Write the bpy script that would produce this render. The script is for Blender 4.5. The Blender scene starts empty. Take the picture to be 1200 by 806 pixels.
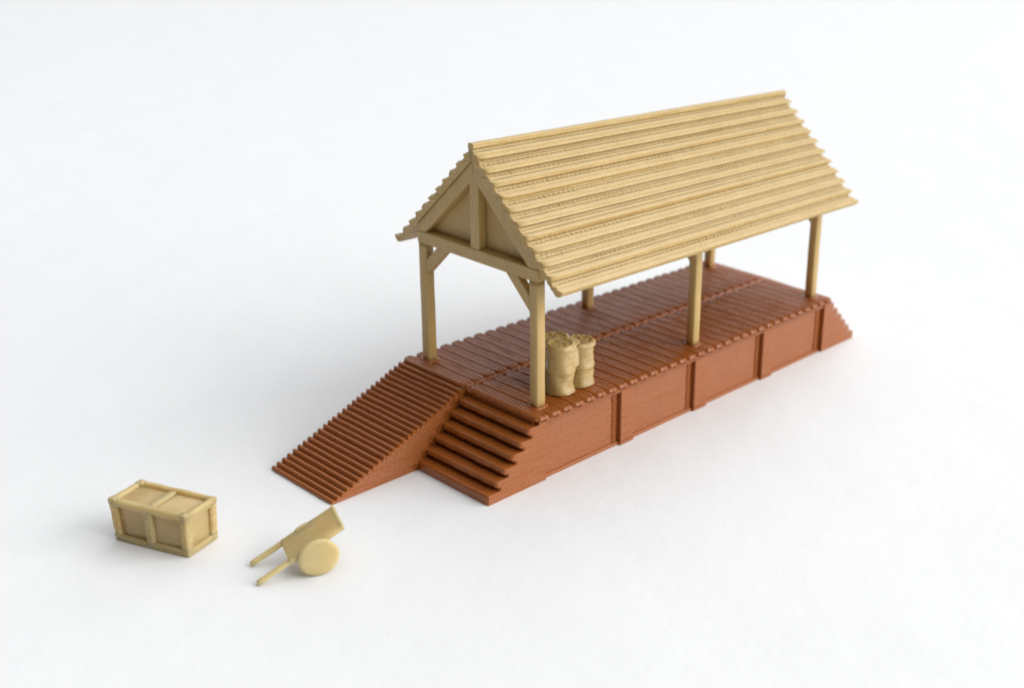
import bpy, math, random
from mathutils import Vector, Matrix, noise

# ---------------------------------------------------------------- units
# Everything is laid out in "deck heights" (deck of the little platform = 1.0, printed layers = LH)
# and multiplied by S into metres: the printed model is about 45 mm long.
S = 0.0064
LH = 0.0315
W = 2.858          # platform width
WM = 1.457         # seam between the ramp half and the stair half
L = 7.05           # platform length
A = 0.853          # run of the stairs
RUN = 2.235        # run of the ramp
random.seed(7)
scene = bpy.context.scene
col = scene.collection


def nz(x, y=0.0, z=0.0):
    return noise.noise(Vector((x, y, z)))


# ---------------------------------------------------------------- mesh builder
class MB:
    def __init__(s):
        s.v = []; s.f = []; s.sm = []

    def add(s, verts, faces, smooth=False):
        o = len(s.v)
        s.v += [tuple(p) for p in verts]
        for f in faces:
            s.f.append([i + o for i in f]); s.sm.append(smooth)

    def box(s, x0, x1, y0, y1, z0, z1):
        s.add([(x0, y0, z0), (x1, y0, z0), (x1, y1, z0), (x0, y1, z0), (x0, y0, z1), (x1, y0, z1), (x1, y1, z1), (x0, y1, z1)],
              [(0, 3, 2, 1), (4, 5, 6, 7), (0, 1, 5, 4), (1, 2, 6, 5), (2, 3, 7, 6), (3, 0, 4, 7)])

    def prism(s, poly, fn, t0, t1):
        """poly: 2D outline (counter-clockwise seen from t1), fn(a, b, t) -> xyz"""
        n = len(poly)
        s.add([fn(a, b, t0) for a, b in poly] + [fn(a, b, t1) for a, b in poly],
              [tuple(range(n - 1, -1, -1)), tuple(range(n, 2 * n))] + [(i, (i + 1) % n, n + (i + 1) % n, n + i) for i in range(n)])

    def grid(s, rows, smooth=True, close_u=False, cap=False):
        n = len(rows[0]); o = []
        vs = [p for r in rows for p in r]
        fs = []
        for j in range(len(rows) - 1):
            for i in range(n if close_u else n - 1):
                k = (i + 1) % n
                fs.append((j * n + i, j * n + k, (j + 1) * n + k, (j + 1) * n + i))
        if cap:
            fs.append(tuple(range(n - 1, -1, -1)))
            fs.append(tuple((len(rows) - 1) * n + i for i in range(n)))
        s.add(vs, fs, smooth)

    def build(s, name, mat, parent=None, origin=(0, 0, 0), bevel=0.0, seg=2, recalc=True):
        me = bpy.data.meshes.new(name)
        me.from_pydata([((x - origin[0]) * S, (y - origin[1]) * S, (z - origin[2]) * S) for x, y, z in s.v], [], s.f)
        me.polygons.foreach_set('use_smooth', s.sm)
        me.update()
        if recalc:
            import bmesh
            b = bmesh.new(); b.from_mesh(me); bmesh.ops.recalc_face_normals(b, faces=b.faces[:]); b.to_mesh(me); b.free()
        me.materials.append(mat)
        o = bpy.data.objects.new(name, me); col.objects.link(o)
        if parent is not None:
            o.parent = parent
        if bevel:
            m = o.modifiers.new('bevel', 'BEVEL'); m.width = bevel * S; m.segments = seg
            m.limit_method = 'ANGLE'; m.angle_limit = math.radians(35)
            m.harden_normals = False
        return o


def thing(name, loc, label, cat, rz=0.0):
    o = bpy.data.objects.new(name, None); col.objects.link(o)
    o.empty_display_size = 0.2 * S
    o.location = Vector(loc) * S; o.rotation_euler = (0, 0, rz)
    o['label'] = label; o['category'] = cat
    return o


# ---------------------------------------------------------------- materials
def plastic(name, base, dark, rough, sss, layer_axis='Z', layer=LH, bump=0.35, rough_var=0.12, spec=0.5, sheen_noise=1.0, lines=1.0, scale=0.22):
    m = bpy.data.materials.new(name); m.use_nodes = True
    nt = m.node_tree; nt.nodes.clear(); N = nt.nodes.new; K = nt.links.new
    out = N('ShaderNodeOutputMaterial'); p = N('ShaderNodeBsdfPrincipled'); K(p.outputs[0], out.inputs[0])
    tc = N('ShaderNodeTexCoord'); mp = N('ShaderNodeMapping'); mp.inputs['Scale'].default_value = (1 / S,) * 3
    K(tc.outputs['Object'], mp.inputs['Vector'])
    # filament colour: slow blotches and streaks along the layers
    n1 = N('ShaderNodeTexNoise'); n1.inputs['Scale'].default_value = 3.0; n1.inputs['Detail'].default_value = 6
    K(mp.outputs[0], n1.inputs['Vector'])
    mp2 = N('ShaderNodeMapping'); mp2.inputs['Scale'].default_value = (3, 3, 40) if layer_axis == 'Z' else ((40, 3, 3) if layer_axis == 'X' else (3, 40, 3))
    K(mp.outputs[0], mp2.inputs['Vector'])
    n2 = N('ShaderNodeTexNoise'); n2.inputs['Scale'].default_value = 1.0; n2.inputs['Detail'].default_value = 3
    K(mp2.outputs[0], n2.inputs['Vector'])
    ad = N('ShaderNodeMath'); ad.operation = 'ADD'; K(n1.outputs['Fac'], ad.inputs[0]); K(n2.outputs['Fac'], ad.inputs[1])
    mr = N('ShaderNodeMapRange'); mr.inputs['From Min'].default_value = 0.7; mr.inputs['From Max'].default_value = 1.3
    K(ad.outputs[0], mr.inputs['Value'])
    mx = N('ShaderNodeMix'); mx.data_type = 'RGBA'; K(mr.outputs[0], mx.inputs['Factor'])
    mx.inputs['A'].default_value = (*dark, 1); mx.inputs['B'].default_value = (*base, 1)
    K(mx.outputs['Result'], p.inputs['Base Color'])
    # printed layers as bump
    sp = N('ShaderNodeSeparateXYZ'); K(mp.outputs[0], sp.inputs[0])
    wob = N('ShaderNodeTexNoise'); wob.inputs['Scale'].default_value = 2.5; K(mp.outputs[0], wob.inputs['Vector'])
    wm = N('ShaderNodeMath'); wm.operation = 'MULTIPLY_ADD'; K(wob.outputs['Fac'], wm.inputs[0]); wm.inputs[1].default_value = layer * 0.15
    K(sp.outputs[layer_axis], wm.inputs[2])
    fr = N('ShaderNodeMath'); fr.operation = 'MULTIPLY'; K(wm.outputs[0], fr.inputs[0]); fr.inputs[1].default_value = math.pi / layer
    sn = N('ShaderNodeMath'); sn.operation = 'SINE'; K(fr.outputs[0], sn.inputs[0])
    ab = N('ShaderNodeMath'); ab.operation = 'ABSOLUTE'; K(sn.outputs[0], ab.inputs[0])
    pw = N('ShaderNodeMath'); pw.operation = 'POWER'; K(ab.outputs[0], pw.inputs[0]); pw.inputs[1].default_value = 1.4
    am = N('ShaderNodeTexNoise'); am.inputs['Scale'].default_value = 1.7; K(mp.outputs[0], am.inputs['Vector'])
    pm = N('ShaderNodeMath'); pm.operation = 'MULTIPLY'; K(pw.outputs[0], pm.inputs[0]); K(am.outputs['Fac'], pm.inputs[1])
    pl = N('ShaderNodeMath'); pl.operation = 'MULTIPLY'; K(pm.outputs[0], pl.inputs[0]); pl.inputs[1].default_value = lines
    n3 = N('ShaderNodeTexNoise'); n3.inputs['Scale'].default_value = 28; n3.inputs['Detail'].default_value = 4
    K(mp.outputs[0], n3.inputs['Vector'])
    s3 = N('ShaderNodeMath'); s3.operation = 'MULTIPLY_ADD'; K(n3.outputs['Fac'], s3.inputs[0]); s3.inputs[1].default_value = 0.16 * sheen_noise
    K(pl.outputs[0], s3.inputs[2])
    bp = N('ShaderNodeBump'); bp.inputs['Strength'].default_value = bump; bp.inputs['Distance'].default_value = 0.018 * S
    K(s3.outputs[0], bp.inputs['Height']); K(bp.outputs[0], p.inputs['Normal'])
    rr = N('ShaderNodeMapRange'); rr.inputs['To Min'].default_value = rough - rough_var; rr.inputs['To Max'].default_value = rough + rough_var
    rr.inputs['From Min'].default_value = 0.3; rr.inputs['From Max'].default_value = 0.7
    K(n3.outputs['Fac'], rr.inputs['Value']); K(rr.outputs[0], p.inputs['Roughness'])
    p.inputs['IOR'].default_value = 1.46
    p.inputs['Specular IOR Level'].default_value = spec
    if sss:
        p.inputs['Subsurface Weight'].default_value = sss
        p.inputs['Subsurface Radius'].default_value = (1.0, 0.72, 0.42)
        p.inputs['Subsurface Scale'].default_value = scale * S
    return m


BR, BRD = (0.330, 0.096, 0.018), (0.308, 0.086, 0.0155)        # one brown filament
TN, TND = (0.505, 0.350, 0.135), (0.445, 0.300, 0.108)        # one tan filament
BROWN = plastic('brown_filament', BR, BRD, 0.29, 0.0, bump=0.4, sheen_noise=0.35, lines=0.0)
DECKM = plastic('brown_filament_across', BR, BRD, 0.24, 0.0, 'X', 0.0735, 0.3, 0.07)
TAN = plastic('tan_filament', TN, TND, 0.30, 0.2, bump=0.25, sheen_noise=2.5)
TANP = plastic('tan_filament_upright', TN, TND, 0.38, 0.2, 'Y', 0.045, 0.35)
TANL = plastic('tan_filament_pale', (0.57, 0.42, 0.20), (0.45, 0.31, 0.125), 0.38, 0.5, 'Z', LH, 0.12, scale=0.45)
TANB = plastic('tan_filament_glossy', TN, TND, 0.20, 0.2, 'Z', LH, 0.1, 0.05, 0.8)
TANC = plastic('tan_filament_cart', (0.60, 0.46, 0.235), (0.51, 0.37, 0.165), 0.45, 0.55, 'Y', 0.06, 0.20, lines=0.0, scale=0.45)


def paper():
    m = bpy.data.materials.new('white_paper'); m.use_nodes = True
    nt = m.node_tree; N = nt.nodes.new; K = nt.links.new
    p = nt.nodes['Principled BSDF']
    tc = N('ShaderNodeTexCoord'); mp = N('ShaderNodeMapping'); mp.inputs['Scale'].default_value = (1 / S,) * 3
    K(tc.outputs['Object'], mp.inputs['Vector'])
    a = N('ShaderNodeTexNoise'); a.inputs['Scale'].default_value = 0.35; a.inputs['Detail'].default_value = 5; K(mp.outputs[0], a.inputs['Vector'])
    b = N('ShaderNodeTexNoise'); b.inputs['Scale'].default_value = 9; b.inputs['Detail'].default_value = 6; K(mp.outputs[0], b.inputs['Vector'])
    # tiny fibres / specks in the sheet
    v = N('ShaderNodeTexNoise'); v.inputs['Scale'].default_value = 4.2; v.inputs['Detail'].default_value = 2; K(mp.outputs[0], v.inputs['Vector'])
    vr = N('ShaderNodeMapRange'); vr.inputs['From Min'].default_value = 0.73; vr.inputs['From Max'].default_value = 0.80; K(v.outputs['Fac'], vr.inputs['Value'])
    mx = N('ShaderNodeMix'); mx.data_type = 'RGBA'
    mx.inputs['A'].default_value = (0.77, 0.77, 0.775, 1); mx.inputs['B'].default_value = (0.71, 0.71, 0.72, 1)
    K(vr.outputs[0], mx.inputs['Factor']); K(mx.outputs['Result'], p.inputs['Base Color'])
    p.inputs['Roughness'].default_value = 0.75
    p.inputs['Specular IOR Level'].default_value = 0.2
    ad = N('ShaderNodeMath'); ad.operation = 'MULTIPLY_ADD'; K(b.outputs['Fac'], ad.inputs[0]); ad.inputs[1].default_value = 0.04; K(a.outputs['Fac'], ad.inputs[2])
    bp = N('ShaderNodeBump'); bp.inputs['Strength'].default_value = 0.35; bp.inputs['Distance'].default_value = 0.15 * S
    K(ad.outputs[0], bp.inputs['Height']); K(bp.outputs[0], p.inputs['Normal'])
    return m


g = MB(); g.add([(-700, -700, 0), (700, -700, 0), (700, 700, 0), (-700, 700, 0)], [(0, 1, 2, 3)])
o = g.build('white_paper_ground', paper(), recalc=False); o['kind'] = 'structure'

# ---------------------------------------------------------------- loading platform
plat = thing('loading_platform', (0, 0, 0),
             'brown plastic loading platform with planked deck, ramp and steps, standing on white paper', 'platform')

def layered_side(mb, y, sgn, xl, xr, z0, z1, step=0.12, amp=0.004):
    """the printed layers of an upright side: one bead per layer, sgn = -1 for a side that faces -y"""
    n = int(round((z1 - z0) / LH)); lh = (z1 - z0) / n
    for i in range(n):
        za = z0 + lh * i
        a = xl(za + lh * 0.5); b = xr(za + lh * 0.5)
        if b - a < 0.02: continue
        m_ = max(2, int((b - a) / step)); rows = []
        lift = 0.0025 * nz(i * 3.3, y * 5)
        for t, off in ((0.02, -0.0024), (0.16, 0.0008), (0.5, 0.0022), (0.84, 0.0008), (0.98, -0.0024)):
            rows.append([(a + (b - a) * q / m_, y + sgn * (off + lift + amp * nz((a + (b - a) * q / m_) * 2.2, i * 2.7, y)), za + lh * t) for q in range(m_ + 1)])
        mb.grid(rows, True)


# plinth: core wall set back behind the pilasters, with a top rail and a small foot
m = MB()
m.box(0.02, L - 0.02, 0.079, W - 0.02, 0.0, 0.93)
layered_side(m, 0.075, -1, lambda z: 0.17, lambda z: 6.85, 0.04, 0.86)
for xp in (1.66, 3.325, 5.08, 6.82):                  # blobs where each printed layer turned back at a pilaster
    for k in range(2, 27):
        j = 0.02 * nz(k * 3.1, xp)
        m.box(xp - 0.115 + j, xp - 0.035, 0.054 + 0.004 * nz(k * 5.3, xp), 0.08, LH * k + 0.004, LH * k + 0.022)
m.build('plinth_wall', BROWN, plat, bevel=0.006)
m = MB(); m.prism([(0.0, 0.0), (0.09, 0.0), (0.09, 0.052), (0.052, 0.052), (0.045, 0.044)][::1] if False else [(0.035, 0.0), (0.1, 0.0), (0.1, 0.05), (0.045, 0.05), (0.035, 0.04)],
                  lambda a, b, t: (t, a, b), 0.19, 6.82)
m.build('foot_moulding', BROWN, plat, bevel=0.006)


def wavy_rail():
    mb = MB(); rows = []
    n = 260
    prof = [(0.09, 0.85), (0.02, 0.85), (0.002, 0.862), (0.0, 0.89), (0.0, 0.925), (0.02, 0.938), (0.09, 0.938)]
    for i in range(n + 1):
        x = 0.15 + (6.83 - 0.15) * i / n
        d = 0.012 * nz(x * 1.3, 3.1) - 0.012
        rows.append([(x, y + (0.004 * nz(x * 9, z * 30) if y < 0.05 else 0), z + (d if z < 0.87 else 0)) for y, z in prof])
    mb.grid(rows, True, True, True)
    return mb


wavy_rail().build('top_rail', BROWN, plat)
for x0, x1 in ((1.66, 1.93), (3.325, 3.62), (5.08, 5.36)):
    m = MB()
    m.box(x0, x1, 0.0, 0.1, 0.052, 0.8485)
    m.box(x0 - 0.012, x1 + 0.012, -0.014, 0.1, 0.0, 0.05)
    layered_side(m, -0.001, -1, lambda z: x0 + 0.008, lambda z: x1 - 0.008, 0.055, 0.845, 0.05, 0.003)
    m.build('pilaster', BROWN, plat, bevel=0.016)


# staircase profile in (x, z), used at both ends
def stair_profile(x_wall):
    pts = [(x_wall, 0.0)]
    n = 7; dz = 1.0 / n; dx = A / 6.0
    pts.append((-A, 0.0))
    out = [(-A + 0.004, 0.0), (-A, 0.02)]
    for k in range(n):
        xk = -A + dx * k; z = dz * (k + 1)
        if k == n - 1:
            out.append((xk + 0.055, 0.930))
            continue
        th = 0.088; r = th / 2
        if k > 0:
            out.append((xk + 0.062, z - th - 0.004))
            for q in range(11):
                a = -math.pi / 2 - math.pi * q / 10
                ca, sa = math.cos(a), math.sin(a)
                out.append((xk + 0.032 + math.copysign(abs(ca) ** 0.6, ca) * 0.032, z - r + math.copysign(abs(sa) ** 0.6, sa) * r))
        else:
            out += [(xk, z - 0.03), (xk + 0.012, z - 0.008), (xk + 0.03, z)]
        if k < n - 1:
            out.append((xk + dx + 0.062, z - 0.002))
    out.append((x_wall, 0.930)); out.append((x_wall, 0.0))
    return out


def stair_mesh(y0, y1):
    prof = stair_profile(0.185)[::-1]
    mb = MB()
    rows = []
    ends = (0.0, 0.010, 0.026, 0.05)
    ys = [y0 + e for e in ends] + [y0 + 0.08 + (y1 - y0 - 0.16) * j / 24 for j in range(25)] + [y1 - e for e in ends[::-1]]
    ny = len(ys) - 1
    for j, y in enumerate(ys):
        k = min(j, ny - j)
        e0 = (0.034, 0.014, 0.004)[k] if k < 3 else 0.0
        row = []
        for i, (x, z) in enumerate(prof):
            w = 0.0
            if 0.05 < z < 0.9 and x < 0.1:
                w = 0.010 * nz(y * 6, z * 9, x * 5)
            e = e0 if 0.03 < z and x < 0.04 else (e0 * 0.4 if x < 0.04 else 0)
            row.append((x + w + e, y, z + 0.3 * w))
        rows.append(row)
    mb.grid(rows, False, True, True)

    def xl(z):
        k = min(6, int(z * 7)); u = z * 7 - k
        x = -A + A / 6 * k + (0.02 if k else 0.0)
        if k and u < 0.40: x += 0.048
        return min(x + 0.018, 0.10)
    layered_side(mb, -0.001, -1, xl, lambda z: 0.18, 0.004, 0.925, 0.06, 0.003)
    return mb


stair_mesh(0.0, WM).build('staircase', BROWN, plat, bevel=0.0)
# steps at the far end: the same profile turned round
m = stair_mesh(0.0, WM)
m.v = [(L - x, y, z) for x, y, z in m.v]
m.build('staircase', BROWN, plat)


# ramp: the printed layers themselves form its ribs
def ramp_mesh(y0, y1, flip=False):
    n = 27; h = 0.945 / n
    prof = []
    for k in range(n):
        x0 = -RUN + (RUN - 0.02) * k / n
        z0 = h * k; z1 = h * (k + 1)
        jit = 0.010 * nz(k * 3.7, 1.5)
        x0 += jit
        bx = 0.022
        dx = (RUN - 0.02) / n
        nx, nzz = -h / math.hypot(dx, h), dx / math.hypot(dx, h)
        hb = 0.052 + 0.007 * nz(k * 2.9, 7.7)
        for q in range(8):
            t = q / 7.5
            e = hb * abs(math.sin(math.pi * t)) ** 0.62
            prof.append((x0 + dx * t + nx * e * 1.1, z0 + h * t + nzz * e - 0.012))
    prof += [(0.02, 0.935), (0.02, 0.0)]
    prof[0] = (prof[0][0], 0.0)
    prof = prof[::-1]
    ny = 30; rows = []
    for j in range(ny + 1):
        y = y0 + (y1 - y0) * j / ny
        e = 1 - min(1, min(j, ny - j) / 1.0)
        row = []
        for x, z in prof:
            k = round(z / h)
            w = 0.008 * nz(y * 2.2, k * 5.3) + 0.004 * nz(y * 9, k * 2.1)
            if x > 0: w = 0
            yy = y + (0.010 * nz(k * 7.7, j) if e and 0 < z < 0.94 else 0)
            row.append((min(0.02, x + w + e * 0.012), yy, max(0, z + (0.3 * w - e * 0.006 if 0.01 < z < 0.94 else 0))))
        rows.append(row)
    mb = MB(); mb.grid(rows, True, True, False)
    mb.add(rows[0], [tuple(range(len(prof)))]); mb.add(rows[-1], [tuple(range(len(prof)))])
    layered_side(mb, y0 - 0.004, -1, lambda z: -RUN + (RUN - 0.02) * (z / 0.945) + 0.035, lambda z: 0.0, 0.003, 0.935, 0.06, 0.006)
    for i in range(30):                              # threads pulled between the steps and the ramp's side
        z = LH * (i + 0.6)
        k = min(6, int(z * 7)); x1_ = -A + A / 6 * k + 0.05 * (1 if z * 7 - k < 0.4 else 0)
        ln = 0.05 + 0.06 * random.random()
        mb.box(x1_ - ln, x1_ + 0.02, y0 - 0.022 - 0.010 * random.random(), y0 - 0.004, z - 0.007, z + 0.006)
    if flip:
        mb.v = [(L - x, y, z) for x, y, z in mb.v]
    return mb


ramp_mesh(WM + 0.002, W).build('ramp', BROWN, plat)
ramp_mesh(WM + 0.002, W, True).build('ramp', BROWN, plat)


# deck: 32 planks in each half, every plank a bar of three filaments
def plank(mb, x0, x1, y0, y1, ztop, th, seed):
    w = x1 - x0
    nf = 3
    prof = [(0.008, -th), (0.0, -th + 0.015), (0.0, -0.034), (0.010, -0.013)]
    for q in range(nf):
        a = 0.02 + (w - 0.04) * q / nf; b = 0.02 + (w - 0.04) * (q + 1) / nf
        prof += [(a + 0.002, -0.016), (a + (b - a) * 0.3, 0.0), (a + (b - a) * 0.7, 0.0), (b - 0.002, -0.016)]
    prof += [(w - 0.010, -0.013), (w, -0.034), (w, -th + 0.015), (w - 0.008, -th)]
    rows = []
    ys = [0.0, 0.012, 0.035] + [0.08 + 0.84 * i / 14 for i in range(15)]
    ys = [y0, y0 + 0.012, y0 + 0.035, y0 + 0.07] + [y0 + 0.10 + (y1 - y0 - 0.20) * i / 14 for i in range(15)] + [y1 - 0.07, y1 - 0.035, y1 - 0.012, y1]
    n = len(ys)
    e0 = 0.012 * nz(seed * 1.7, 9.0); e1 = 0.012 * nz(seed * 2.3, 4.0)
    zt = 0.006 * nz(seed * 5.1, 2.0)
    for j, y in enumerate(ys):
        k = min(j, n - 1 - j)
        inset = (0.074, 0.046, 0.034, 0.014)[k] if k < 4 else 0.0
        drop = (0.042, 0.012, 0.0, 0.004)[k] if k < 4 else 0.0
        yy = y + (e0 if j < n / 2 else e1)
        row = []
        for x, z in prof:
            xx = x0 + inset + x * (w - 2 * inset) / w
            zz = z - (drop if z > -th / 2 else 0)
            wz = 0.004 * nz(yy * 5, seed * 3.3, x * 30)
            row.append((xx + 0.003 * nz(yy * 2.5, seed * 4.1), yy, ztop + zt + zz + (wz if z > -0.04 else 0)))
        rows.append(row)
    mb.grid(rows, True, True, True)


NP = 32; PW = L / NP
for (ya, yb) in ((-0.055, WM - 0.030), (WM + 0.030, W + 0.055)):
    m = MB()
    for i in range(NP):
        plank(m, i * PW + 0.0042, (i + 1) * PW - 0.0042, ya, yb, 1.0, 0.075, i + ya * 11)
    m.build('deck_half', DECKM, plat)
m = MB(); rows = []
prof = [(-0.036, 0.93), (-0.034, 0.975), (-0.018, 0.992), (0.0, 0.996), (0.018, 0.992), (0.034, 0.975), (0.036, 0.93)]
for i in range(401):
    x = 0.02 + (L - 0.04) * i / 400
    b = 0.016 * nz(x * 9, 1.0) + 0.012 * nz(x * 21, 5.0) - 0.006
    c = 0.012 * nz(x * 7, 8.0)
    rows.append([(x, WM + a * (1 + 0.25 * nz(x * 11, 3)) + (c if z > 0.95 else 0), z + (b if z > 0.95 else 0)) for a, z in prof])
m.grid(rows, True, True, True); m.build('deck_seam', BROWN, plat)
m = MB(); m.box(-0.002, L + 0.002, 0.004, W - 0.004, 0.9362, 0.962); m.build('deck_bed', BROWN, plat)

PX = (0.282, 3.556, 6.784); PY = (0.272, W - 0.272)
for px in PX:
    for py in PY:
        m = MB(); rows = []
        for (r, z) in ((0.125, 0.985), (0.122, 1.004), (0.108, 1.010), (0.085, 1.006)):
            rows.append([(px + r * (1 + 0.10 * nz(q * 1.3, px, py)) * math.copysign(abs(math.cos(q * math.tau / 20)) ** 0.5, math.cos(q * math.tau / 20)),
                          py + r * (1 + 0.10 * nz(q * 1.7, py, px)) * math.copysign(abs(math.sin(q * math.tau / 20)) ** 0.5, math.sin(q * math.tau / 20)),
                          z + 0.008 * nz(q * 0.9, px * 3, py)) for q in range(20)])
        m.grid(rows, True, True); m.build('post_socket', BROWN, plat)

# ---------------------------------------------------------------- shelter
YC = W / 2
shel = thing('open_shelter', (0, 0, 1.0), 'tan plastic open-sided shelter with ribbed gable roof on six posts, standing on the brown platform', 'shelter')
SO = (0, 0, 1.0)


def roof_mesh():
    X0, X1 = 0.165, 7.165
    ZT, ZB = 4.432, 2.715
    PZ = 0.1475; PYt = 0.1545
    NX = 480
    nl = int(round((ZT - ZB) / LH)); lh = (ZT - ZB) / nl

    def half(z):
        s = (ZT - z) / PZ
        k = math.floor(s); p = s - k
        if k >= 11 and p > 0.25:                     # under the last rib: the eave rounds inward
            return 11 * PYt + 0.02 - 0.085 * (p - 0.25)
        rib = math.cos(math.pi * (p - 0.12) / 0.54) if abs(p - 0.12) < 0.27 else (math.cos(math.pi * (p - 1.12) / 0.54) if p > 0.85 else 0.0)
        h = (ZT - z) * PYt / PZ - 0.082 + 0.102 * max(0.0, rib) ** 0.8
        return max(h, 0.046 if s < 0.5 else 0.03)

    def inner(z):                                     # underside, half width
        return max(0.0, (4.205 - z) / 0.921)

    mb = MB()
    prof = []                                         # (half width, z, layer)
    for i in range(nl):
        zc = ZB + lh * (i + 0.5)
        h = half(zc)
        pp = ((ZT - zc) / PZ) % 1.0
        gr = 0.022 if 0.34 < pp < 0.88 else 0.003
        prof += [(h - gr, zc - lh * 0.47, i), (h + 0.003, zc - lh * 0.2, i), (h + 0.003, zc + lh * 0.2, i)]
    prof.append((0.046, ZT, nl)); prof.append((0.002, ZT + 0.008, nl))
    gr_ = [0.36 < (((ZT - (ZB + lh * (i + 0.5))) / PZ) % 1.0) < 0.84 for i in range(nl + 1)]
    dash = [random.random() for _ in range(nl + 1)]
    ph = [random.uniform(0, 6) for _ in range(nl + 1)]
    lo = [random.uniform(-0.006, 0.006) for _ in range(nl + 1)]
    for side in (-1, 1):
        rows_o, rows_i = [], []
        for j in range(NX + 1):
            x = X0 + (X1 - X0) * j / NX
            ro, ri = [], []
            for (h, z, i) in prof:
                n = 0.0
                if h > 0.02:
                    n = lo[i] + 0.007 * nz(x * 1.6, i * 3.17, side * 5) + 0.006 * nz(x * 14, i * 7.9, side)
                    if dash[i] < 0.75 and gr_[i]:
                        amp = max(0.0, nz(x * 0.45, i * 11.3, side * 2) + 0.38)
                        n -= 0.026 * amp * (0.5 + 0.5 * math.sin(x * math.tau / 0.088 + ph[i] + 1.5 * nz(x, i)))
                    if gr_[i]: n += 0.008 * nz(x * 26, i * 4.7, side * 3)
                xe = x
                if j == 0: xe = x + 0.014 * nz(i * 2.7, side * 9) + 0.010
                elif j == 1: xe = x - 0.006 + 0.014 * nz(i * 2.7, side * 9)
                elif j == NX: xe = x + 0.012 * nz(i * 3.1, side * 4) - 0.006 + (0.022 if half(z) > (ZT - z) * 1.0475 - 0.03 else 0)
                hb_ = (ZT - z) * PYt / PZ - 0.082
                hs = hb_ + (h - hb_) * (1 - 0.7 * math.exp(-(x - X0) / 0.05)) if h > 0.1 and z > 2.82 else h
                hh = max(0.0, hs + n)
                ro.append((xe, YC + side * hh, z + 0.10 * n))
                ih = min(inner(z), hh - 0.004) if z < 4.205 else 0.0
                ri.append((xe, YC + side * max(ih, 0.0), min(z, 4.205) if inner(z) <= hh - 0.004 else z))
            rows_o.append(ro); rows_i.append(ri)
        mb.grid(rows_o, True)
        mb.grid([rows_i[0], rows_i[-1]], False)
        for R, Q in ((rows_o[0], rows_i[0]), (rows_o[-1], rows_i[-1])):
            mb.grid([R, Q], False)
        mb.grid([[r[0] for r in rows_o], [rows_i[0][0]] + [(r[0][0], rows_i[0][0][1], rows_i[0][0][2]) for r in rows_o[1:-1]] + [rows_i[-1][0]]], False)
    return mb


roof_mesh().build('roof', TAN, shel, SO)

def post_mesh(px, py, top):
    mb = MB(); rows = []
    hw = 0.079; c = 0.026
    for i in range(21):
        z = 0.985 + (top - 0.985) * i / 20
        base = [(-hw, -hw + c), (-hw + c * .3, -hw + c * .3), (-hw + c, -hw), (hw - c, -hw), (hw - c * .3, -hw + c * .3), (hw, -hw + c), (hw, hw - c),
                (hw - c * .3, hw - c * .3), (hw - c, hw), (-hw + c, hw), (-hw + c * .3, hw - c * .3), (-hw, hw - c)]
        s = 1 + 0.02 * nz(z * 2, px, py)
        ox = 0.004 * nz(z * 3, px * 2, py); oy = 0.004 * nz(z * 3, py * 2, px + 4)
        rows.append([(px + x * s + ox, py + y * s + oy, z) for x, y in base])
    mb.grid(rows, True, True, True)
    return mb


def under(y):            # underside of the roof at y
    return 4.205 - 0.921 * abs(y - YC)


for px in PX:
    for py in PY:
        m = post_mesh(px, py, 2.80)
        m.build('post', TANP, shel, SO)
    tr = MB()
    x0, x1 = px - 0.082, px + 0.075
    # tie beam with its bearing ends: the part that carries the rest of the truss
    tr.box(x0, x1, PY[0] - 0.085, PY[1] + 0.085, 2.795, 2.975)
    truss = tr.build('roof_truss', TANP, shel, SO, bevel=0.016)
    for s in (-1, 1):
        m = MB()
        yo, yi = YC + s * 1.235, YC + s * 0.0
        th = 0.245
        poly = [(yo, under(yo) - 0.006), (YC, 4.20), (YC, 4.20 - th), (YC + s * 1.10, under(YC + s * 1.10) - th), (YC + s * 1.235, 2.976 - 0.003)]
        poly = [(yo, under(yo) - 0.006), (YC, 4.199), (YC, 4.199 - th), (YC + s * (4.199 - th - 2.972) / 0.921, 2.972), (yo, 2.972)]
        m.prism(poly, lambda a, b, t: (t, a, b), x0 + 0.004, x1 - 0.004)
        m.build('rafter', TANP, truss, SO, bevel=0.012)
        m = MB()
        pi_ = PY[0] + 0.075 if s < 0 else PY[1] - 0.075
        d = 1 if s < 0 else -1
        poly = [(pi_, 2.345), (pi_ + d * 0.47, 2.797), (pi_ + d * 0.25, 2.797), (pi_, 2.56)]
        m.prism(poly, lambda a, b, t: (t, a, b), x0 + 0.016, x1 - 0.02)
        m.build('brace', TANP, truss, SO, bevel=0.010)
    m = MB(); m.box(x0 + 0.006, x1 - 0.01, YC - 0.088, YC + 0.088, 2.974, 4.02)
    m.build('king_post', TANP, truss, SO, bevel=0.014)
    m = MB()
    xs = (x1 - 0.005, x1 + 0.08)
    m.prism([(YC - 1.17, 2.95), (YC + 1.17, 2.95), (YC + 1.16, under(YC + 1.16) - 0.02), (YC, 4.17), (YC - 1.16, under(YC - 1.16) - 0.02)], lambda a, b, t: (t, a, b), *xs)
    m.build('gable_panel', TANP, truss, SO)

# ---------------------------------------------------------------- barrels
bar = thing('barrel_cluster', (1.03, 0.61, 1.0), 'cluster of tan ringed barrels moulded together, on the brown deck beside the front corner post', 'barrels')
BO = (1.03, 0.61, 1.0)


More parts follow.
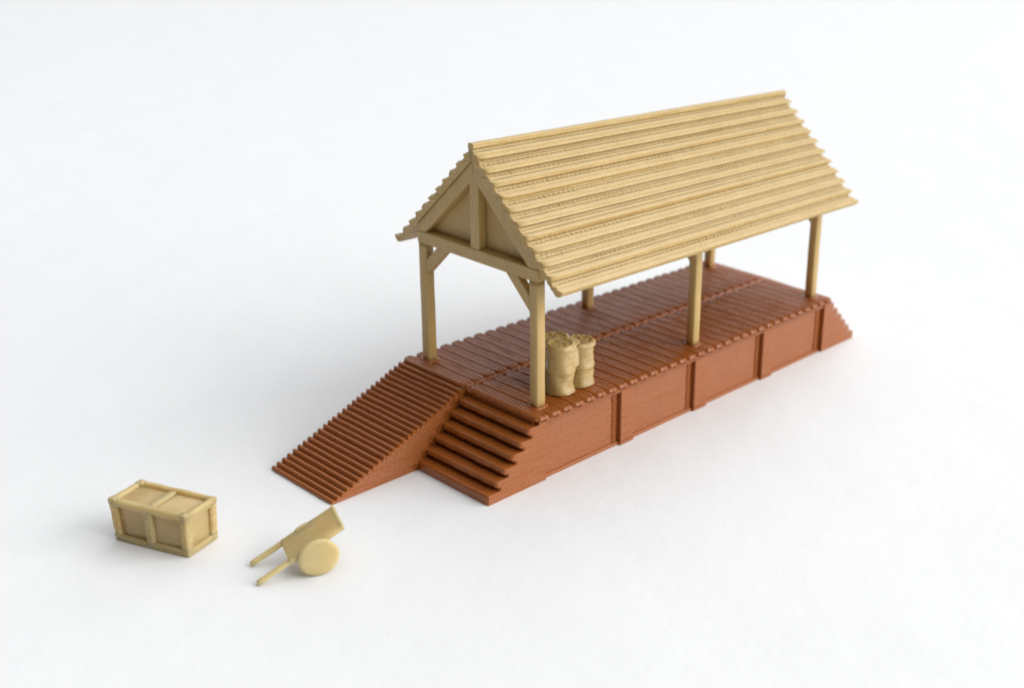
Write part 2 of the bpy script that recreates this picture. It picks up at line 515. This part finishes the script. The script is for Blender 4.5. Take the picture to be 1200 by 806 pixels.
def barrel_mesh(cx, cy, hgt, seed):
    mb = MB(); rows = []
    nl = int(hgt / LH); NA = 48
    for i in range(nl):
        z = 1.004 + LH * i; u = (i + 0.5) / nl
        r = 0.188
        for c in (0.035, 0.47, 0.94):
            r += 0.024 * math.exp(-((u - c) / 0.065) ** 2)
        r += 0.006 * nz(i * 2.9, seed)
        for (dr, dz) in ((-0.010, 0.03), (0.003, 0.3), (0.003, 0.7)):
            rows.append([(cx + (r + dr + 0.028 * nz(math.cos(a) * 1.3 + seed, math.sin(a) * 1.3, i * 0.17)) * math.cos(a),
                          cy + (r + dr + 0.028 * nz(math.cos(a) * 1.3 + seed, math.sin(a) * 1.3, i * 0.17)) * math.sin(a), z + LH * dz)
                         for a in [q * math.tau / NA for q in range(NA)]])
    zt = 1.004 + LH * nl
    for (r, dz) in ((0.185, 0.0), (0.160, 0.004), (0.145, -0.010), (0.11, -0.016), (0.06, -0.010), (0.02, -0.012)):
        rows.append([(cx + r * math.cos(a), cy + r * math.sin(a), zt + dz + 0.035 * nz(r * 30 * math.cos(a) + seed, r * 30 * math.sin(a), 3))
                     for a in [q * math.tau / NA for q in range(NA)]])
    mb.grid(rows, True, True, True)
    return mb


for k, (cx, cy, h) in enumerate(((0.835, 0.41, 0.725), (1.235, 0.42, 0.69), (1.0, 0.69, 0.70))):
    barrel_mesh(cx, cy, h, k * 3.3).build('barrel', TANB, bar, BO)
m = MB(); rows = []
for i in range(16):                                  # melted web of plastic that fuses them between the hoops
    u = i / 15; z = 1.18 + LH * i
    dy = 0.215 * min(1.0, 0.50 + 1.6 * u) * (1 if i < 14 else 0.9)
    for t, g_ in ((0.05, -0.008), (0.5, 0.004), (0.9, -0.004)):
        row = []
        for q in range(28):
            a = q * math.tau / 28
            c, d = math.cos(a), math.sin(a)
            c, d = math.copysign(abs(c) ** 0.55, c), math.copysign(abs(d) ** 0.55, d)
            yy = (0.575 if d > 0 else 0.46) + (0.11 if d > 0 else dy * 0.80) * d
            row.append((1.035 + (0.14 + g_) * c, yy + g_ * d + 0.008 * nz(i * 2.1, q * 0.8), z + LH * t))
        rows.append(row)
rows.append([(1.035 + (p[0] - 1.035) * 0.5, 0.55 + (p[1] - 0.55) * 0.5, p[2] + 0.02 * nz(q * 1.9, 5)) for q, p in enumerate(rows[-1])])
m.grid(rows, True, True, True); m.build('web', TANB, bar, BO)

# ---------------------------------------------------------------- crate
CA = math.atan2(0.195, 0.475)
crate = thing('crate', (-4.094, 1.567, 0), 'small tan plastic crate with framed sides and a bar across its top, on white paper', 'crate', CA - 0.02)
# local axes: x = short side (0.5), y = long side (1.08)
CX, CY, CH = 0.525, 1.085, 0.565


def rbox(x0, x1, y0, y1, z0, z1, amp=0.006, seed=0.0):
    """box built up of printed layers"""
    mb = MB(); rows = []
    nl = max(2, int(round((z1 - z0) / LH))); lh = (z1 - z0) / nl
    per = []
    N = 6
    for q in range(N): per.append((x0 + (x1 - x0) * q / N, y0))
    for q in range(N): per.append((x1, y0 + (y1 - y0) * q / N))
    for q in range(N): per.append((x1 - (x1 - x0) * q / N, y1))
    for q in range(N): per.append((x0, y1 - (y1 - y0) * q / N))
    cx, cy = (x0 + x1) / 2, (y0 + y1) / 2
    for i in range(nl):
        for (d, t) in ((0.005, 0.05), (-0.002, 0.3), (-0.002, 0.7)):
            row = []
            for q, (x, y) in enumerate(per):
                dd = d + amp * nz(i * 2.3 + seed, q * 0.7)
                if q % N == 0: dd += 0.008
                sx = (1 if x < cx - 1e-6 else -1) * dd if x in (x0, x1) else 0
                sy = (1 if y < cy - 1e-6 else -1) * dd if y in (y0, y1) else 0
                row.append((x + sx, y + sy, z0 + lh * (i + t)))
            rows.append(row)
    rows.append([(x + (0.014 if x == x0 else -0.014 if x == x1 else 0), y + (0.014 if y == y0 else -0.014 if y == y1 else 0), z1 + 0.006 * nz(q, seed)) for q, (x, y) in enumerate(per)])
    mb.grid(rows, True, True, True)
    return mb


rbox(0.045, CX - 0.045, 0.045, CY - 0.045, 0.003, CH - 0.040, 0.004).build('box', TANL, crate)
m = rbox(0.0, CX, 0.0, CY, 0.0, 0.085, 0.006, 4); m.build('base_rail', TANL, crate, bevel=0.015)
for (x, y) in ((0.055, 0.055), (CX - 0.055, 0.055), (0.055, CY - 0.055), (CX - 0.055, CY - 0.055)):
    rbox(x - 0.05, x + 0.05, y - 0.05, y + 0.05, 0.070, CH + 0.003 + 0.010 * nz(x * 9, y * 5), 0.007, x * 9 + y).build('corner_batten', TANL, crate, bevel=0.02)
for x in (0.04, CX - 0.04):
    rbox(x - 0.045, x + 0.045, CY / 2 - 0.055, CY / 2 + 0.055, 0.045, CH - 0.060, 0.007, x * 5).build('batten', TANL, crate, bevel=0.02)
def ring(x0, x1, y0, y1, wd, z0, z1):
    mb = MB(); rows = []
    def loop(ins, z, k):
        c = 0.035 if ins < 0.05 else 0.02
        X0, X1, Y0, Y1 = x0 + ins, x1 - ins, y0 + ins, y1 - ins
        pts = []
        for cx, cy, a0 in ((X0 + c, Y0 + c, math.pi), (X1 - c, Y0 + c, 1.5 * math.pi), (X1 - c, Y1 - c, 0), (X0 + c, Y1 - c, 0.5 * math.pi)):
            for q in range(5):
                a = a0 + q * math.pi / 8
                pts.append((cx + c * math.cos(a), cy + c * math.sin(a)))
        full = []
        for i, p in enumerate(pts):
            q = pts[(i + 1) % len(pts)]
            n = 8 if i % 5 == 4 else 1
            for t in range(n): full.append((p[0] + (q[0] - p[0]) * t / n, p[1] + (q[1] - p[1]) * t / n))
        return [(x + 0.006 * nz(x * 9, y * 9, k), y + 0.006 * nz(y * 9, x * 9, k + 3), z + 0.007 * nz(x * 7, y * 7, 2)) for x, y in full]
    h = z1 - z0
    for ins, z in ((0.02, z0), (0.004, z0 + h * .1), (0.0, z0 + h * .3), (0.008, z0 + h * .48), (0.0, z0 + h * .6), (0.006, z0 + h * .85), (0.025, z1), (wd - 0.02, z1), (wd - 0.004, z1 - h * .15), (wd, z1 - h * .6), (wd, z0)):
        rows.append(loop(ins, z, ins))
    rows.append(rows[0])
    mb.grid(rows, True, True)
    return mb


ring(-0.004, CX + 0.004, -0.004, CY + 0.004, 0.085, CH - 0.085, CH).build('top_rim', TANL, crate)
rbox(0.070, CX - 0.070, CY / 2 - 0.045, CY / 2 + 0.045, CH - 0.070, CH - 0.005, 0.006, 2).build('top_bar', TANL, crate, bevel=0.012)

for c_ in crate.children:                            # the print flares a little towards its top
    for v in c_.data.vertices:
        k = 1 + 0.05 * v.co.z / (CH * S)
        v.co.x = CX * S / 2 + (v.co.x - CX * S / 2) * k
        v.co.y = CY * S / 2 + (v.co.y - CY * S / 2) * k

# ---------------------------------------------------------------- hand cart
cart = thing('hand_cart', (-3.772, 0.695, 0), 'tiny tan plastic hand cart with two handles resting on the paper and round wheels', 'cart', -0.376)
PH = 0.476; CS, SN = math.cos(PH), math.sin(PH)
UP = 0.028


def inc(s, lat, h):            # along the sloping bed, sideways (+ = towards the stair side), above the bed centre line
    return (s * CS - h * SN, -lat, UP + s * SN + h * CS)


def bedbox(mb, s0, s1, l0, l1, h0, h1):
    mb.add([inc(s, l, h) for h in (h0, h1) for (s, l) in ((s0, l0), (s1, l0), (s1, l1), (s0, l1))],
           [(0, 3, 2, 1), (4, 5, 6, 7), (0, 1, 5, 4), (1, 2, 6, 5), (2, 3, 7, 6), (3, 0, 4, 7)])


m = MB(); rows = []
NB = 72
for q in range(NB + 1):
    ss = 0.41 + (1.10 - 0.41) * q / NB
    rib = 0.0
    k = min(q, NB - q); e = 0.012 if k == 0 else 0.0
    b0 = 0.262 + 0.006 * nz(ss * 6, 3) - e; b1 = 0.262 + 0.006 * nz(ss * 6, 8) - e
    rows.append([inc(ss, l, hh) for l, hh in ((-b0, -0.022), (-b0 + 0.012, -0.034), (b1 - 0.012, -0.034), (b1, -0.022), (b1, 0.022 + rib), (b1 - 0.014, 0.034 + rib - e), (0.1, 0.035 + rib - e), (-0.1, 0.035 + rib - e), (-b0 + 0.014, 0.034 + rib - e), (-b0, 0.022 + rib))])
m.grid(rows, True, True, True)
m.build('bed', TANC, cart)
m = MB(); bedbox(m, 1.085, 1.125, -0.262, 0.262, -0.03, 0.040); m.build('toe_board', TANC, cart, bevel=0.012)
for lat in (-0.222, 0.222):
    m = MB(); rows = []
    for i in range(13):
        s = 0.0 + 0.50 * i / 12
        r = 0.044 * (0.8 if i == 0 else 1.0)
        rows.append([inc(s + 0.0, lat + r * 0.9 * math.cos(a), r * math.sin(a) * 0.8 + 0.003 * nz(s * 9, lat)) for a in [q * math.tau / 10 for q in range(10)]])
    m.grid(rows, True, True, True); m.build('handle', TANC, cart)
ax = (0.768 * CS, 0.236)
for s in (-1, 1):
    m = MB(); rows = []
    lat = 0.295 if s > 0 else -0.235
    wr = 1.0 if s > 0 else 0.89
    prof = [(0.0, 0.030), (0.10, 0.033), (0.19, 0.030), (0.222, 0.026), (0.233, 0.014), (0.235, 0.0), (0.233, -0.014), (0.222, -0.026), (0.19, -0.030), (0.0, -0.030)]
    for (r, d) in prof:
        rows.append([(ax[0] + wr * max(r, 0.001) * (1 + 0.035 * nz(q * .35, s)) * math.cos(a), -(lat + d), ax[1] * wr + wr * max(r, 0.001) * (1 + 0.035 * nz(q * .35, s)) * math.sin(a))
                     for q, a in enumerate([q * math.tau / 40 for q in range(40)])])
    m.grid(rows, True, True); m.build('wheel', TANC, cart)
m = MB(); m.grid([[(ax[0] + 0.035 * math.cos(a), y, ax[1] + 0.035 * math.sin(a)) for a in [q * math.tau / 12 for q in range(12)]] for y in (-0.27, 0.27)], True, True, True)
m.build('axle', TANC, cart)

# ---------------------------------------------------------------- camera
cam = bpy.data.cameras.new('camera'); co = bpy.data.objects.new('camera', cam); col.objects.link(co)
co.location = Vector((-9.85707, -10.70699, 7.87829)) * S
co.rotation_euler = (1.22078, -0.04823, -0.88588)
cam.sensor_width = 36; cam.sensor_fit = 'HORIZONTAL'
cam.lens = 1391.86 / 1200 * 36
cam.shift_x = -237.41 / 1200; cam.shift_y = -38.64 / 1200
cam.clip_start = 0.001; cam.clip_end = 60
cam.dof.use_dof = True; cam.dof.focus_distance = 15.4 * S
cam.dof.aperture_fstop = (cam.lens / 1000) / (0.13 * S)
scene.camera = co

# ---------------------------------------------------------------- light: daylight through a big window on the right
w = bpy.data.worlds.new('World'); scene.world = w; w.use_nodes = True
nt = w.node_tree; N = nt.nodes.new; K = nt.links.new
bg = nt.nodes['Background']
tc = N('ShaderNodeTexCoord')
vm = N('ShaderNodeVectorMath'); vm.operation = 'DOT_PRODUCT'; K(tc.outputs['Generated'], vm.inputs[0])
vm.inputs[1].default_value = Vector((0.75, -0.25, 0.65)).normalized()
mr = N('ShaderNodeMapRange'); mr.interpolation_type = 'SMOOTHSTEP'
mr.inputs['From Min'].default_value = -0.10; mr.inputs['From Max'].default_value = 0.80
mr.inputs['To Min'].default_value = 0.0; mr.inputs['To Max'].default_value = 1.56
K(vm.outputs['Value'], mr.inputs['Value']); K(mr.outputs[0], bg.inputs['Strength'])
bg.inputs['Color'].default_value = (0.965, 0.985, 1.0, 1)


def area(name, loc, target, size, size_y, power, color):
    l = bpy.data.lights.new(name, 'AREA'); l.shape = 'RECTANGLE'; l.size = size * S; l.size_y = size_y * S
    l.energy = power * S * S; l.color = color
    o = bpy.data.objects.new(name, l); col.objects.link(o)
    o.location = Vector(loc) * S
    o.rotation_euler = (Vector(target) - Vector(loc)).to_track_quat('-Z', 'Y').to_euler()
    return o


area('window_light', (130, -214, 126), (2, 1, 0), 260, 170, 580000, (1.0, 0.985, 0.96))

scene.render.engine = 'CYCLES'
scene.cycles.use_denoising = True
scene.cycles.filter_width = 1.75
scene.view_settings.view_transform = 'Standard'
scene.view_settings.look = 'None'
scene.view_settings.exposure = 0.08
scene.view_settings.gamma = 1.0
